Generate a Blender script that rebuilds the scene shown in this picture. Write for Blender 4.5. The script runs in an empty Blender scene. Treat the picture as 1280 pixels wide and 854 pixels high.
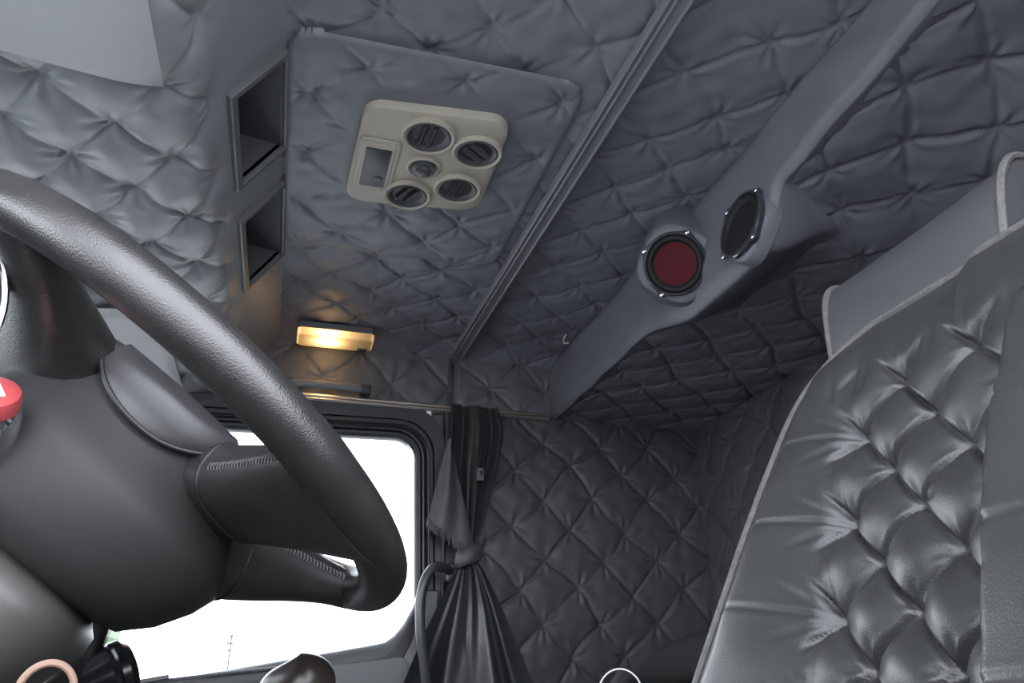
import bpy, math, random
import numpy as np
from mathutils import Vector, Matrix

S = bpy.context.scene
COL = S.collection
pi = math.pi
V = Vector

# ------------------------------------------------------------------ camera
# x = towards the rear of the truck, y = across the cab to the passenger side,
# z = up; the origin is the lens, held low in the driver's side opening.
cam = bpy.data.cameras.new('camera')
cam.sensor_width = 36.0
cam.lens = 985.0 / 1280.0 * 36.0
cam.clip_start = 0.02
cam_ob = bpy.data.objects.new('camera', cam)
COL.objects.link(cam_ob)
cam_ob.rotation_euler = (math.radians(90 + 23.2), 0, math.radians(-15.5))
S.camera = cam_ob

# ------------------------------------------------------------------ sky, exposure
w = bpy.data.worlds.new('overcast_sky')
S.world = w
w.use_nodes = True
bg = w.node_tree.nodes['Background']
bg.inputs[0].default_value = (0.88, 0.925, 1.0, 1)
bg.inputs[1].default_value = 1.0
S.view_settings.view_transform = 'Standard'
S.view_settings.look = 'None'
S.view_settings.gamma = 1
S.view_settings.use_curve_mapping = False
S.view_settings.exposure = 3.3
S.cycles.max_bounces = 8
S.cycles.transparent_max_bounces = 12


# ------------------------------------------------------------------ materials
def mat(name, col, rough=0.5, metal=0.0, bump=None, var=0.0, vscale=8.0, spec=0.5,
        coat=0.0, emit=None, bump2=None, sheen=0.0):
    m = bpy.data.materials.new(name)
    m.use_nodes = True
    nt = m.node_tree
    b = nt.nodes['Principled BSDF']
    b.inputs['Base Color'].default_value = (*col, 1)
    b.inputs['Roughness'].default_value = rough
    b.inputs['Metallic'].default_value = metal
    b.inputs['Specular IOR Level'].default_value = spec
    b.inputs['Coat Weight'].default_value = coat
    b.inputs['Sheen Weight'].default_value = sheen
    tc = nt.nodes.new('ShaderNodeTexCoord')
    if var:
        n = nt.nodes.new('ShaderNodeTexNoise')
        n.inputs['Scale'].default_value = vscale
        n.inputs['Detail'].default_value = 6
        nt.links.new(tc.outputs['Object'], n.inputs['Vector'])
        r = nt.nodes.new('ShaderNodeValToRGB')
        r.color_ramp.elements[0].position = 0.3
        r.color_ramp.elements[1].position = 0.7
        r.color_ramp.elements[0].color = (*[c * (1 - var) for c in col], 1)
        r.color_ramp.elements[1].color = (*[min(1, c * (1 + var)) for c in col], 1)
        nt.links.new(n.outputs['Fac'], r.inputs['Fac'])
        nt.links.new(r.outputs['Color'], b.inputs['Base Color'])
    last = None
    for bp in (bump, bump2):
        if not bp:
            continue
        kind, sc, st = bp
        if kind == 'noise':
            t = nt.nodes.new('ShaderNodeTexNoise')
            t.inputs['Scale'].default_value = sc
            t.inputs['Detail'].default_value = 4
            out = t.outputs['Fac']
        elif kind == 'leather':
            t = nt.nodes.new('ShaderNodeTexVoronoi')
            t.inputs['Scale'].default_value = sc
            out = t.outputs['Distance']
        else:
            t = nt.nodes.new('ShaderNodeTexWave')
            t.inputs['Scale'].default_value = sc
            out = t.outputs['Fac']
        nt.links.new(tc.outputs['Object'], t.inputs['Vector'])
        bn = nt.nodes.new('ShaderNodeBump')
        bn.inputs['Strength'].default_value = st
        bn.inputs['Distance'].default_value = 0.002
        nt.links.new(out, bn.inputs['Height'])
        if last:
            nt.links.new(last, bn.inputs['Normal'])
        last = bn.outputs['Normal']
    if last:
        nt.links.new(last, b.inputs['Normal'])
    if emit:
        b.inputs['Emission Color'].default_value = (*emit[0], 1)
        b.inputs['Emission Strength'].default_value = emit[1]
    return m


M = {}
M['lining'] = mat('unhazed_sleeper_vinyl', (0.054, 0.055, 0.062), 0.5, bump=('noise', 900, 0.12), var=0.06, vscale=30)  # same vinyl as the ceiling, without the haze lift in its colour
M['band'] = mat('dark_upper_lining', (0.105, 0.106, 0.116), 0.48, bump=('noise', 900, 0.12), var=0.06, vscale=30)  # same vinyl again, with less of the haze lift in its colour
M['vinyl'] = mat('haze_tinted_quilted_vinyl', (0.190, 0.196, 0.226), 0.45, bump=('noise', 900, 0.12), var=0.06, vscale=30)  # dark vinyl, lifted and blued in colour to stand in for veiling haze
M['vinyl_grey'] = mat('grey_quilted_vinyl', (0.27, 0.28, 0.295), 0.40, bump=('noise', 900, 0.10), var=0.05, vscale=20)
M['cloth'] = mat('plain_dark_fabric', (0.145, 0.148, 0.170), 0.5, bump=('noise', 700, 0.15), var=0.08, vscale=25)
M['visor'] = mat('pale_visor_vinyl', (0.50, 0.51, 0.52), 0.6, bump=('noise', 600, 0.1), var=0.03)
M['leather'] = mat('black_seat_leather', (0.032, 0.033, 0.034), 0.40, bump=('leather', 700, 0.10), bump2=('noise', 120, 0.05), var=0.08, vscale=14)
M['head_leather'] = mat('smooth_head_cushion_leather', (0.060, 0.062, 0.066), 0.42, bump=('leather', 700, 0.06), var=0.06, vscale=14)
M['piping'] = mat('grey_piping_cord', (0.10, 0.097, 0.093), 0.6, bump=('noise', 500, 0.6), var=0.25, vscale=160)
M['rim'] = mat('black_wheel_leather', (0.018, 0.0170, 0.0168), 0.33, spec=0.7, bump=('leather', 900, 0.12), bump2=('noise', 400, 0.07), var=0.2, vscale=60)
M['wheel_plastic'] = mat('charcoal_wheel_plastic', (0.026, 0.0245, 0.025), 0.5, spec=0.25, bump=('noise', 1200, 0.1))
M['pad'] = mat('soft_grey_pad_plastic', (0.032, 0.032, 0.034), 0.38, bump=('noise', 1200, 0.08))
M['shroud'] = mat('column_plastic', (0.050, 0.047, 0.044), 0.45, bump=('noise', 1200, 0.08))
M['thread'] = mat('stitch_thread', (0.09, 0.085, 0.082), 0.8)
M['chrome'] = mat('chrome', (0.85, 0.86, 0.88), 0.08, 1.0)
M['dullmetal'] = mat('brushed_rail_metal', (0.52, 0.47, 0.43), 0.32, 1.0, var=0.1, vscale=40)
M['red'] = mat('red_button_plastic', (0.40, 0.060, 0.065), 0.35, coat=0.5)
M['white'] = mat('white_print', (0.85, 0.85, 0.85), 0.5)
M['darkglass'] = mat('dark_dial_glass', (0.012, 0.013, 0.016), 0.35)
M['beige'] = mat('beige_vent_plastic', (0.46, 0.42, 0.35), 0.5, bump=('noise', 700, 0.08), var=0.08, vscale=12)
M['ventdark'] = mat('grey_vent_plastic', (0.075, 0.078, 0.086), 0.4)
M['ventblack'] = mat('vent_inside_black', (0.016, 0.017, 0.019), 0.5)
M['lcd'] = mat('grey_display_screen', (0.04, 0.043, 0.048), 0.45)
M['trim'] = mat('seam_trim_vinyl', (0.20, 0.205, 0.225), 0.35)
M['frame'] = mat('cubby_frame_plastic', (0.13, 0.135, 0.14), 0.45)
M['cubby'] = mat('cubby_lining', (0.085, 0.09, 0.095), 0.7)
M['doorgrey'] = mat('grey_door_plastic', (0.090, 0.093, 0.098), 0.40, bump=('noise', 900, 0.1), var=0.05)
M['rubber'] = mat('black_window_rubber', (0.012, 0.012, 0.013), 0.42)
M['framedark'] = mat('dark_window_frame', (0.028, 0.028, 0.032), 0.42)
M['satin'] = mat('dark_satin_curtain', (0.018, 0.018, 0.020), 0.36, sheen=0.1, bump=('noise', 500, 0.06))
M['satin_back'] = mat('curtain_lining', (0.048, 0.045, 0.046), 0.5, sheen=0.1, bump=('noise', 600, 0.1))
M['blackcloth'] = mat('black_bedding_cloth', (0.008, 0.008, 0.009), 0.9, bump=('noise', 300, 0.3))
M['black'] = mat('gloss_black_plastic', (0.010, 0.010, 0.011), 0.22)
M['pipe'] = mat('dark_powder_coat', (0.050, 0.052, 0.056), 0.33)
M['brownknob'] = mat('worn_brown_black_knob', (0.022, 0.016, 0.014), 0.3)
M['tan'] = mat('tan_ring', (0.26, 0.165, 0.125), 0.5)
M['spk_black'] = mat('speaker_black', (0.014, 0.014, 0.016), 0.6, spec=0.3)
M['spk_red'] = mat('speaker_red_cone', (0.085, 0.012, 0.017), 0.8, spec=0.2)
M['spk_rim'] = mat('speaker_gloss_basket', (0.04, 0.042, 0.048), 0.13, coat=1.0)
M['bed'] = mat('bunk_fabric', (0.015, 0.015, 0.017), 0.9)
M['floor'] = mat('rubber_floor', (0.04, 0.04, 0.042), 0.8, bump=('noise', 80, 0.3))
M['shell'] = mat('cab_shell_paint', (0.10, 0.10, 0.11), 0.6)
M['asphalt'] = mat('outside_asphalt', (0.27, 0.27, 0.27), 0.9, var=0.1, vscale=2)
M['grass'] = mat('outside_grass', (0.050, 0.088, 0.042), 0.9, var=0.3, vscale=3)
M['mirror'] = mat('mirror_glass', (0.50, 0.52, 0.51), 0.03, 1.0)
M['pole'] = mat('pole_grey', (0.06, 0.06, 0.062), 0.7)
M['tag'] = mat('grey_tag_cloth', (0.075, 0.078, 0.085), 0.6)
M['loop'] = mat('grey_loop_metal', (0.30, 0.28, 0.29), 0.35, 1.0)
M['wire'] = mat('pale_bare_wire', (0.85, 0.85, 0.82), 0.3)


def glass_mat():
    m = bpy.data.materials.new('window_glass')
    m.use_nodes = True
    nt = m.node_tree
    nt.nodes.clear()
    o = nt.nodes.new('ShaderNodeOutputMaterial')
    mx = nt.nodes.new('ShaderNodeMixShader')
    tr = nt.nodes.new('ShaderNodeBsdfTransparent')
    gl = nt.nodes.new('ShaderNodeBsdfGlossy')
    gl.inputs['Roughness'].default_value = 0.02
    fr = nt.nodes.new('ShaderNodeFresnel')
    fr.inputs['IOR'].default_value = 1.45
    tr.inputs['Color'].default_value = (0.95, 0.97, 0.96, 1)
    nt.links.new(fr.outputs[0], mx.inputs[0])
    nt.links.new(tr.outputs[0], mx.inputs[1])
    nt.links.new(gl.outputs[0], mx.inputs[2])
    nt.links.new(mx.outputs[0], o.inputs[0])
    return m


def lens_mat():
    m = bpy.data.materials.new('warm_lamp_lens')
    m.use_nodes = True
    nt = m.node_tree
    nt.nodes.clear()
    o = nt.nodes.new('ShaderNodeOutputMaterial')
    mx = nt.nodes.new('ShaderNodeMixShader')
    mx.inputs[0].default_value = 0.3
    tl = nt.nodes.new('ShaderNodeBsdfTranslucent')
    tl.inputs['Color'].default_value = (0.95, 0.78, 0.55, 1)
    d = nt.nodes.new('ShaderNodeBsdfPrincipled')
    d.inputs['Base Color'].default_value = (0.75, 0.65, 0.5, 1)
    d.inputs['Roughness'].default_value = 0.25
    nt.links.new(tl.outputs[0], mx.inputs[1])
    nt.links.new(d.outputs[0], mx.inputs[2])
    nt.links.new(mx.outputs[0], o.inputs[0])
    return m


M['glass'] = glass_mat()
M['lens'] = lens_mat()


# ------------------------------------------------------------------ mesh helpers
class MB:
    def __init__(s):
        s.v = []
        s.f = []

    def add(s, vs, fs):
        o = len(s.v)
        s.v.extend([tuple(a) for a in vs])
        s.f.extend([tuple(i + o for i in f) for f in fs])
        return s

    def box(s, lo, hi):
        x0, y0, z0 = lo
        x1, y1, z1 = hi
        return s.add([(x0, y0, z0), (x1, y0, z0), (x1, y1, z0), (x0, y1, z0),
                      (x0, y0, z1), (x1, y0, z1), (x1, y1, z1), (x0, y1, z1)],
                     [(0, 3, 2, 1), (4, 5, 6, 7), (0, 1, 5, 4), (1, 2, 6, 5), (2, 3, 7, 6), (3, 0, 4, 7)])

    def obox(s, c, ax, ay, az):
        c, ax, ay, az = V(c), V(ax), V(ay), V(az)
        vs = [c + ax * i + ay * j + az * k for k in (-1, 1) for i, j in ((-1, -1), (1, -1), (1, 1), (-1, 1))]
        return s.add(vs, [(0, 3, 2, 1), (4, 5, 6, 7), (0, 1, 5, 4), (1, 2, 6, 5), (2, 3, 7, 6), (3, 0, 4, 7)])

    def loft(s, secs, cap=True, closed=False):
        n = len(secs[0])
        vs = [p for sec in secs for p in sec]
        fs = []
        m = len(secs)
        for i in range(m if closed else m - 1):
            for j in range(n):
                a = i * n + j
                b = i * n + (j + 1) % n
                c = ((i + 1) % m) * n + (j + 1) % n
                d = ((i + 1) % m) * n + j
                fs.append((a, b, c, d))
        if cap and not closed:
            fs.append(tuple(reversed(range(n))))
            fs.append(tuple((m - 1) * n + j for j in range(n)))
        return s.add(vs, fs)

    def tube(s, path, r, n=12, closed=False, cap=True):
        path = [V(p) for p in path]
        m = len(path)
        rs = r if isinstance(r, (list, tuple)) else [r] * m
        secs = []
        up = None
        for i, p in enumerate(path):
            if closed:
                t = (path[(i + 1) % m] - path[i - 1]).normalized()
            else:
                t = (path[min(i + 1, m - 1)] - path[max(i - 1, 0)]).normalized()
            if up is None:
                up = V((0, 0, 1)) if abs(t.z) < 0.9 else V((1, 0, 0))
            up = (up - t * up.dot(t)).normalized()
            b = t.cross(up)
            secs.append([p + (up * math.cos(a) + b * math.sin(a)) * rs[i]
                         for a in [2 * pi * k / n for k in range(n)]])
        return s.loft(secs, cap, closed)

    def lathe(s, c, axis, prof, n=28, cap=True, ex=None):
        axis = V(axis).normalized()
        ex = V(ex) if ex else (V((0, 0, 1)) if abs(axis.z) < 0.9 else V((1, 0, 0)))
        ex = (ex - axis * ex.dot(axis)).normalized()
        ey = axis.cross(ex)
        c = V(c)
        secs = [[c + axis * h + (ex * math.cos(a) + ey * math.sin(a)) * r
                 for a in [2 * pi * k / n for k in range(n)]] for r, h in prof]
        return s.loft(secs, cap)


WORLD = {}


def finish(o, parent, name):
    COL.objects.link(o)
    if parent is not None:
        o.parent = parent
    return o


def obj(name, mb, m, parent=None, smooth=True, org=None, auto=35, bevel=None, sub=0):
    """one mesh object; vertices are given in world coordinates"""
    me = bpy.data.meshes.new(name)
    pw = V(WORLD[parent.name]) if parent is not None else V((0, 0, 0))
    if org is None:
        org = pw if parent is not None else V((0, 0, 0))
    org = V(org)
    me.from_pydata([(a[0] - org.x, a[1] - org.y, a[2] - org.z) for a in mb.v], [], mb.f)
    me.validate()
    me.update()
    return _fin(me, name, m, parent, smooth, org, pw, auto, bevel, sub)


def _fin(me, name, m, parent, smooth, org, pw, auto=35, bevel=None, sub=0):
    if m:
        me.materials.append(m)
    o = bpy.data.objects.new(name, me)
    finish(o, parent, name)
    o.location = org - pw
    WORLD[o.name] = tuple(org)
    import bmesh
    bm = bmesh.new()
    bm.from_mesh(me)
    if len(bm.faces) < 60000:
        bmesh.ops.recalc_face_normals(bm, faces=bm.faces)
    bm.to_mesh(me)
    bm.free()
    if bevel:
        md = o.modifiers.new('bevel', 'BEVEL')
        md.width = bevel
        md.segments = 3
        md.limit_method = 'ANGLE'
        md.angle_limit = math.radians(40)
    if sub:
        md = o.modifiers.new('subsurf', 'SUBSURF')
        md.levels = sub
        md.render_levels = sub
    if smooth:
        me.polygons.foreach_set('use_smooth', [True] * len(me.polygons))
        if auto and auto < 180:
            me.set_sharp_from_angle(angle=math.radians(auto))
    return o


def grid_obj(name, P, m, parent=None, keep=None, org=None):
    """P: (nu, nv, 3) numpy array of world points -> one smooth mesh sheet"""
    nu, nv = P.shape[:2]
    pw = V(WORLD[parent.name]) if parent is not None else V((0, 0, 0))
    org = V(org) if org else pw
    i = np.arange(nu - 1)[:, None]
    j = np.arange(nv - 1)[None, :]
    a = i * nv + j
    q = np.stack([a, a + nv, a + nv + 1, a + 1], -1).reshape(-1, 4)
    if keep is not None:
        q = q[keep[:-1, :-1].reshape(-1)]
    me = bpy.data.meshes.new(name)
    vs = (P.reshape(-1, 3) - np.array(org)).astype(np.float32)
    me.vertices.add(len(vs))
    me.vertices.foreach_set('co', vs.ravel())
    me.loops.add(len(q) * 4)
    me.loops.foreach_set('vertex_index', q.ravel().astype(np.int32))
    me.polygons.add(len(q))
    me.polygons.foreach_set('loop_start', (np.arange(len(q)) * 4).astype(np.int32))
    me.update(calc_edges=True)
    me.validate()
    me.materials.append(m)
    me.polygons.foreach_set('use_smooth', np.ones(len(q), bool))
    o = bpy.data.objects.new(name, me)
    finish(o, parent, name)
    o.location = org - pw
    WORLD[o.name] = tuple(org)
    return o


def empty(name, loc, label=None, cat=None, group=None, kind=None):
    o = bpy.data.objects.new(name, None)
    o.empty_display_size = 0.05
    COL.objects.link(o)
    o.location = loc
    WORLD[o.name] = tuple(loc)
    return tag(o, label, cat, group, kind)


def tag(o, label=None, cat=None, group=None, kind=None):
    for k, x in (('label', label), ('category', cat), ('group', group), ('kind', kind)):
        if x:
            o[k] = x
    return o


def struct(o, label, cat='room'):
    return tag(o, label, cat, None, 'structure')


# ------------------------------------------------------------------ quilting
def noise2(u, v, seed, scale):
    r = np.random.RandomState(seed)
    out = np.zeros_like(u)
    for k in range(9):
        a = r.uniform(0, 2 * pi)
        fq = 2 * pi / scale * r.uniform(0.5, 1.6)
        out += np.sin((u * math.cos(a) + v * math.sin(a)) * fq + r.uniform(0, 2 * pi))
    return out / 4.5


def quilt_height(u, v, o, g1, g2, seed, pillow=0.0030, crease=0.0036, pinch=0.0060, wrinkle=0.0022,
                 jitter=0.012, sharp=0.0045, pr=0.018):
    """button-tufted padding: tufts on the lattice o + a*g1 + b*g2, creases along the lattice lines"""
    uu = u + jitter * noise2(u, v, seed, 0.30)
    vv = v + jitter * noise2(u, v, seed + 1, 0.30)
    det = g1[0] * g2[1] - g1[1] * g2[0]
    du, dv = uu - o[0], vv - o[1]
    a = (du * g2[1] - dv * g2[0]) / det
    b = (g1[0] * dv - g1[1] * du) / det
    ra, rb = np.round(a), np.round(b)
    da, db = np.abs(a - ra), np.abs(b - rb)
    L1, L2 = math.hypot(*g1), math.hypot(*g2)
    sa, sb = np.sin(pi * da), np.sin(pi * db)
    tu = uu - (o[0] + ra * g1[0] + rb * g2[0])
    tv = vv - (o[1] + ra * g1[1] + rb * g2[1])
    r = np.hypot(tu, tv)
    th = np.arctan2(tv, tu)

    def h01(i, j, k):
        x = np.sin(i * 127.1 + j * 311.7 + k * 74.7 + seed * 3.3) * 43758.5453
        return x - np.floor(x)
    wa = 0.25 + 0.95 * h01(ra, np.floor(b), 1)
    wb = 0.25 + 0.95 * h01(np.floor(a), rb, 2)
    ca = wa * np.exp(-(da * L1 / sharp) ** 1.3) * np.sqrt(np.abs(np.sin(pi * b)))
    cb = wb * np.exp(-(db * L2 / sharp) ** 1.3) * np.sqrt(np.abs(np.sin(pi * a)))
    # thin ridge beside the crease, as pulled cloth makes
    ridge = (wa * np.exp(-((da * L1 - 1.9 * sharp) / sharp) ** 2) * np.sqrt(np.abs(np.sin(pi * b)))
             + wb * np.exp(-((db * L2 - 1.9 * sharp) / sharp) ** 2) * np.sqrt(np.abs(np.sin(pi * a))))
    Lm = min(L1, L2)
    win = np.clip(1 - (r / (0.5 * Lm)) ** 2, 0, 1) ** 2
    nf = 5 + np.floor(4 * h01(ra, rb, 5))
    star = (np.cos(nf * th + 6.28 * h01(ra, rb, 3)) + 0.6 * np.cos((nf + 3) * th + 6.28 * h01(ra, rb, 4)))
    star *= win * np.clip(r / 0.012, 0, 1)
    h = pillow * (sa * sb) ** 0.75
    h -= crease * np.maximum(ca, cb)
    h += 0.22 * crease * ridge
    h -= pinch * np.exp(-(r / pr) ** 1.2)
    h += wrinkle * star
    h += 0.0012 * noise2(u, v, seed + 7, 0.06) + 0.004 * noise2(u, v, seed + 9, 0.45)
    return h


def sm(t):
    t = np.clip(t, 0, 1)
    return t * t * (3 - 2 * t)


def lin(a, b, step):
    return np.linspace(a, b, max(2, int(round((b - a) / step)) + 1))


def mesh2(us, vs):
    return np.meshgrid(us, vs, indexing='ij')


# ------------------------------------------------------------------ the cab shell
RES = 0.0042
D2 = 0.079

fl = struct(obj('floor', MB().box((-1.02, 0.09, -1.0), (1.17, 2.1, -0.95)), M['floor'], smooth=False),
            'dark rubber cab floor under the seat', 'floor')

roof = struct(obj('ceiling', MB().box((-1.02, 0.09, 0.87), (1.18, 2.1, 0.91)), M['shell'], smooth=False),
              'dark button-tufted vinyl cab ceiling', 'ceiling')

# main headliner
u, v = mesh2(lin(-0.10, 0.705, RES), lin(0.15, 2.03, RES))
h = quilt_height(u, v, (0.038, 0.829), (D2, D2), (D2, -D2), 3)
# the lining rolls down into the passenger wall
P = np.stack([u, v, 0.842 - h - 0.03 * np.clip((v - 1.90) / 0.12, 0, 1) ** 2], -1)
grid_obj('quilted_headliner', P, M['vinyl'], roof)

# raised hatch cover panel with its own tufts
hx0, hx1, hy0, hy1 = -0.078, 0.372, 0.885, 1.49
u, v = mesh2(lin(hx0, hx1, RES), lin(hy0, hy1, RES))
h = quilt_height(u, v, (0.034, 0.935), (D2, D2), (D2, -D2), 11)
e = np.minimum(np.minimum(u - hx0, hx1 - u), np.minimum(v - hy0, hy1 - v))
# round the corners of the panel
cx = np.clip(np.maximum(hx0 + 0.05 - u, u - hx1 + 0.05), 0, None)
cy = np.clip(np.maximum(hy0 + 0.05 - v, v - hy1 + 0.05), 0, None)
e = np.where((cx > 0) & (cy > 0), 0.05 - np.hypot(cx, cy), e)
k = np.clip(e / 0.012, 0, 1)
rise = 0.0045 * np.sqrt(1 - (1 - k) ** 2) - 0.02 * (e < 0)
vm = np.maximum(np.abs(u - 0.155) - 0.125, np.abs(v - 1.118) - 0.145)   # flat under the vent unit
P = np.stack([u, v, 0.8355 - rise - h * np.clip(e / 0.03, 0, 1) * np.clip(vm / 0.03, 0, 1)], -1)
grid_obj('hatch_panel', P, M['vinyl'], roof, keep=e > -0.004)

# sleeper ceiling, lower than the cab's
u, v = mesh2(lin(0.685, 1.13, RES), lin(0.15, 2.03, RES))
h = quilt_height(u, v, (0.735, 0.999), (D2, D2), (D2, -D2), 23, crease=0.006)
P = np.stack([u, v, 0.672 - h + (0.037 * sm((1.0 - v) / 0.13) + 0.042 * np.clip((0.88 - v) / 0.36, 0, 1)) * sm((1.08 - u) / 0.3)], -1)
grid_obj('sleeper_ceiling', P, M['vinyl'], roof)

# smooth fabric beam, swelling lower around the speakers, between both ceilings (carries the speakers)
t, v = mesh2(np.linspace(0, 1, 90), lin(0.15, 2.03, 0.006))
bump_ = sm((v - 0.87) / 0.07) * sm((1.40 - v) / 0.22)
rise_ = 0.037 * sm((1.0 - v) / 0.13) * (1 - 0.8 * bump_) + 0.042 * np.clip((0.88 - v) / 0.36, 0, 1)
ta = np.clip(t / 0.6, 0, 1)
tb_ = np.clip((t - 0.6) / 0.4, 0, 1)
rn = 0.5 - 0.5 * np.cos(pi * tb_)
prof_x = 0.668 + 0.022 * np.clip(1 - ta / 0.2, 0, 1) ** 2 + tb_ * (0.03 + 0.11 * bump_)
prof_z = 0.846 - ta * (0.178 + 0.050 * bump_) + rn * (0.004 + 0.052 * bump_)
prof_z = prof_z + rise_ * np.clip(t / 0.6, 0, 1)
prof_x = prof_x + 0.012 * np.clip((ta - 0.85) / 0.15, 0, 1) ** 2
wr = 0.0016 * np.sin((v * 34 + t * 5 + 2.2 * noise2(v, t, 41, 0.5))) * np.sin(pi * t) ** 0.5 + 0.003 * noise2(v, t * 0.2, 44, 0.25)
P = np.stack([prof_x - wr, v, prof_z], -1)
grid_obj('speaker_beam', P, M['cloth'], roof)

# ---- walls
wr_ = MB().box((-1.0, 2.03, 0.675), (1.18, 2.09, 0.88))
wr_.box((0.335, 2.03, -0.98), (1.18, 2.09, 0.69))
wr_.box((-1.0, 2.03, -0.98), (-0.52, 2.09, 0.0))
wr_.add([(-0.62, 2.03, 0.0), (-0.52, 2.03, 0.0), (-0.30, 2.03, 0.68), (-0.40, 2.03, 0.68),
         (-0.62, 2.09, 0.0), (-0.52, 2.09, 0.0), (-0.30, 2.09, 0.68), (-0.40, 2.09, 0.68)],
        [(0, 1, 2, 3), (4, 7, 6, 5), (0, 4, 5, 1), (1, 5, 6, 2), (2, 6, 7, 3), (3, 7, 4, 0)])
wallr = struct(obj('wall_right', wr_, M['shell'], smooth=False), 'passenger side wall with tufted lining and the door', 'wall')
# upper quilting between rail and ceiling, in two lengths that meet at the seam
for (x0, x1, o_, sd) in ((-0.42, 0.388, (0.13, 0.815), 31), (0.392, 0.70, (0.486, 0.745), 33)):
    u, v = mesh2(lin(x0, x1, RES), lin(0.672, 0.835, RES))
    h = quilt_height(u, v, o_, (0.085, 0.082), (0.085, -0.082), sd, crease=0.005)
    ed = np.clip(np.minimum(u - x0, x1 - u) / 0.012, 0, 1)
    P = np.stack([u, 2.006 - h * ed + 0.012 * (1 - ed), v], -1)
    grid_obj('quilted_band', P, M['band'], wallr)
# sleeper side wall
u, v = mesh2(lin(0.43, 1.125, RES), lin(-0.12, 0.672, RES))
h = quilt_height(u, v, (0.723, 0.525), (D2, D2), (D2, -D2), 5, jitter=0.014, crease=0.0042, wrinkle=0.0024)
P = np.stack([u, 2.008 - h, v], -1)
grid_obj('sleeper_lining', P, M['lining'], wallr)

wallb = struct(obj('wall_rear', MB().box((1.13, 0.09, -0.98), (1.18, 2.09, 0.90)), M['shell'], smooth=False),
               'dark rear wall of the sleeper behind the driver seat', 'wall')
u, v = mesh2(lin(0.3, 2.02, RES), lin(-0.12, 0.672, RES))
h = quilt_height(u, v, (1.90, 0.50), (D2, D2), (D2, -D2), 17, jitter=0.02)
P = np.stack([1.118 - h, u, v], -1)
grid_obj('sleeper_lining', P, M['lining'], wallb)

wl = MB().box((0.57, 0.09, -0.98), (1.18, 0.15, 0.90))
wl.box((-1.0, 0.09, 0.77), (0.58, 0.15, 0.90))  # header set above true door height so sky light reaches the rim
wl.box((-1.0, 0.09, -0.98), (0.58, 0.15, -0.035))  # lower panel added out of view to block low ground light
wl.add([(-0.66, 0.09, -0.02), (-0.57, 0.09, -0.02), (-0.33, 0.09, 0.77), (-0.42, 0.09, 0.77),
        (-0.66, 0.15, -0.02), (-0.57, 0.15, -0.02), (-0.33, 0.15, 0.77), (-0.42, 0.15, 0.77)],
       [(0, 1, 2, 3), (4, 7, 6, 5), (0, 4, 5, 1), (1, 5, 6, 2), (2, 6, 7, 3), (3, 7, 4, 0)])
struct(obj('wall_left', wl, M['shell'], smooth=False), 'unseen driver side wall, its opening shaped to set the light on the wheel', 'wall')
wf = MB().box((-1.02, 0.09, -0.98), (-0.96, 2.09, -0.02))
wf.box((-1.02, 0.09, 0.60), (-0.84, 2.09, 0.90))
struct(obj('wall_front', wf, M['shell'], smooth=False), 'front wall below and above the windshield', 'wall')
w2 = MB().add([(-0.985, 0.15, -0.02), (-0.985, 2.03, -0.02), (-0.90, 2.03, 0.60), (-0.90, 0.15, 0.60),
               (-0.979, 0.15, -0.02), (-0.979, 2.03, -0.02), (-0.894, 2.03, 0.60), (-0.894, 0.15, 0.60)],
              [(0, 1, 2, 3), (7, 6, 5, 4), (0, 4, 5, 1), (1, 5, 6, 2), (2, 6, 7, 3), (3, 7, 4, 0)])
struct(obj('window_2', w2, M['glass'], smooth=False), 'windshield glass in front of the dashboard', 'window')

# ---- ceiling seam strip (trim_1) running across the cab
tr = MB()
a0, a1 = V((0.424, 0.16, 0)), V((0.392, 1.995, 0))
for (off, wd, z0, z1) in ((0, 0.0165, 0.836, 0.818),):
    tr.add([(a0.x + 0.006 - wd, a0.y, z0), (a0.x + 0.006 + wd, a0.y, z0), (a1.x + wd, a1.y, z0), (a1.x - wd, a1.y, z0),
            (a0.x + 0.006 - wd, a0.y, z1), (a0.x + 0.006 + wd, a0.y, z1), (a1.x + wd, a1.y, z1), (a1.x - wd, a1.y, z1)],
           [(0, 1, 2, 3), (7, 6, 5, 4), (0, 4, 5, 1), (1, 5, 6, 2), (2, 6, 7, 3), (3, 7, 4, 0)])
tr1 = struct(obj('trim_1', tr, M['trim'], smooth=False, bevel=0.003), 'long narrow seam strip crossing the tufted ceiling', 'trim')
for off in (-0.0145, -0.005, 0.0145):
    obj('bead', MB().tube([(a0.x + 0.006 + off, 0.16, 0.8165), (a1.x + off, 1.99, 0.8165)], 0.0028, 8), M['trim'], tr1)

# ---- metal rail over the passenger door (trim_2)
rl = MB()
for z, r in ((0.672, 0.0045), (0.664, 0.003)):
    rl.tube([(-0.45, 1.987, z), (0.66, 1.987, z + 0.001)], r, 8)
rl.box((-0.45, 1.988, 0.660), (0.66, 2.02, 0.677))
struct(obj('trim_2', rl, M['dullmetal']), 'thin metal rail above the passenger door and curtain', 'trim')

# ------------------------------------------------------------------ front overhead console
def resample(pts, n):
    pts = np.array(pts, float)
    # quadratic b-spline smoothing
    for _ in range(4):
        q = [pts[0]]
        for a, b in zip(pts[:-1], pts[1:]):
            q += [0.75 * a + 0.25 * b, 0.25 * a + 0.75 * b]
        q.append(pts[-1])
        pts = np.array(q)
    d = np.r_[0, np.cumsum(np.hypot(*np.diff(pts, axis=0).T))]
    s = np.linspace(0, d[-1], n)
    return np.stack([np.interp(s, d, pts[:, 0]), np.interp(s, d, pts[:, 1])], -1), s


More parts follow.
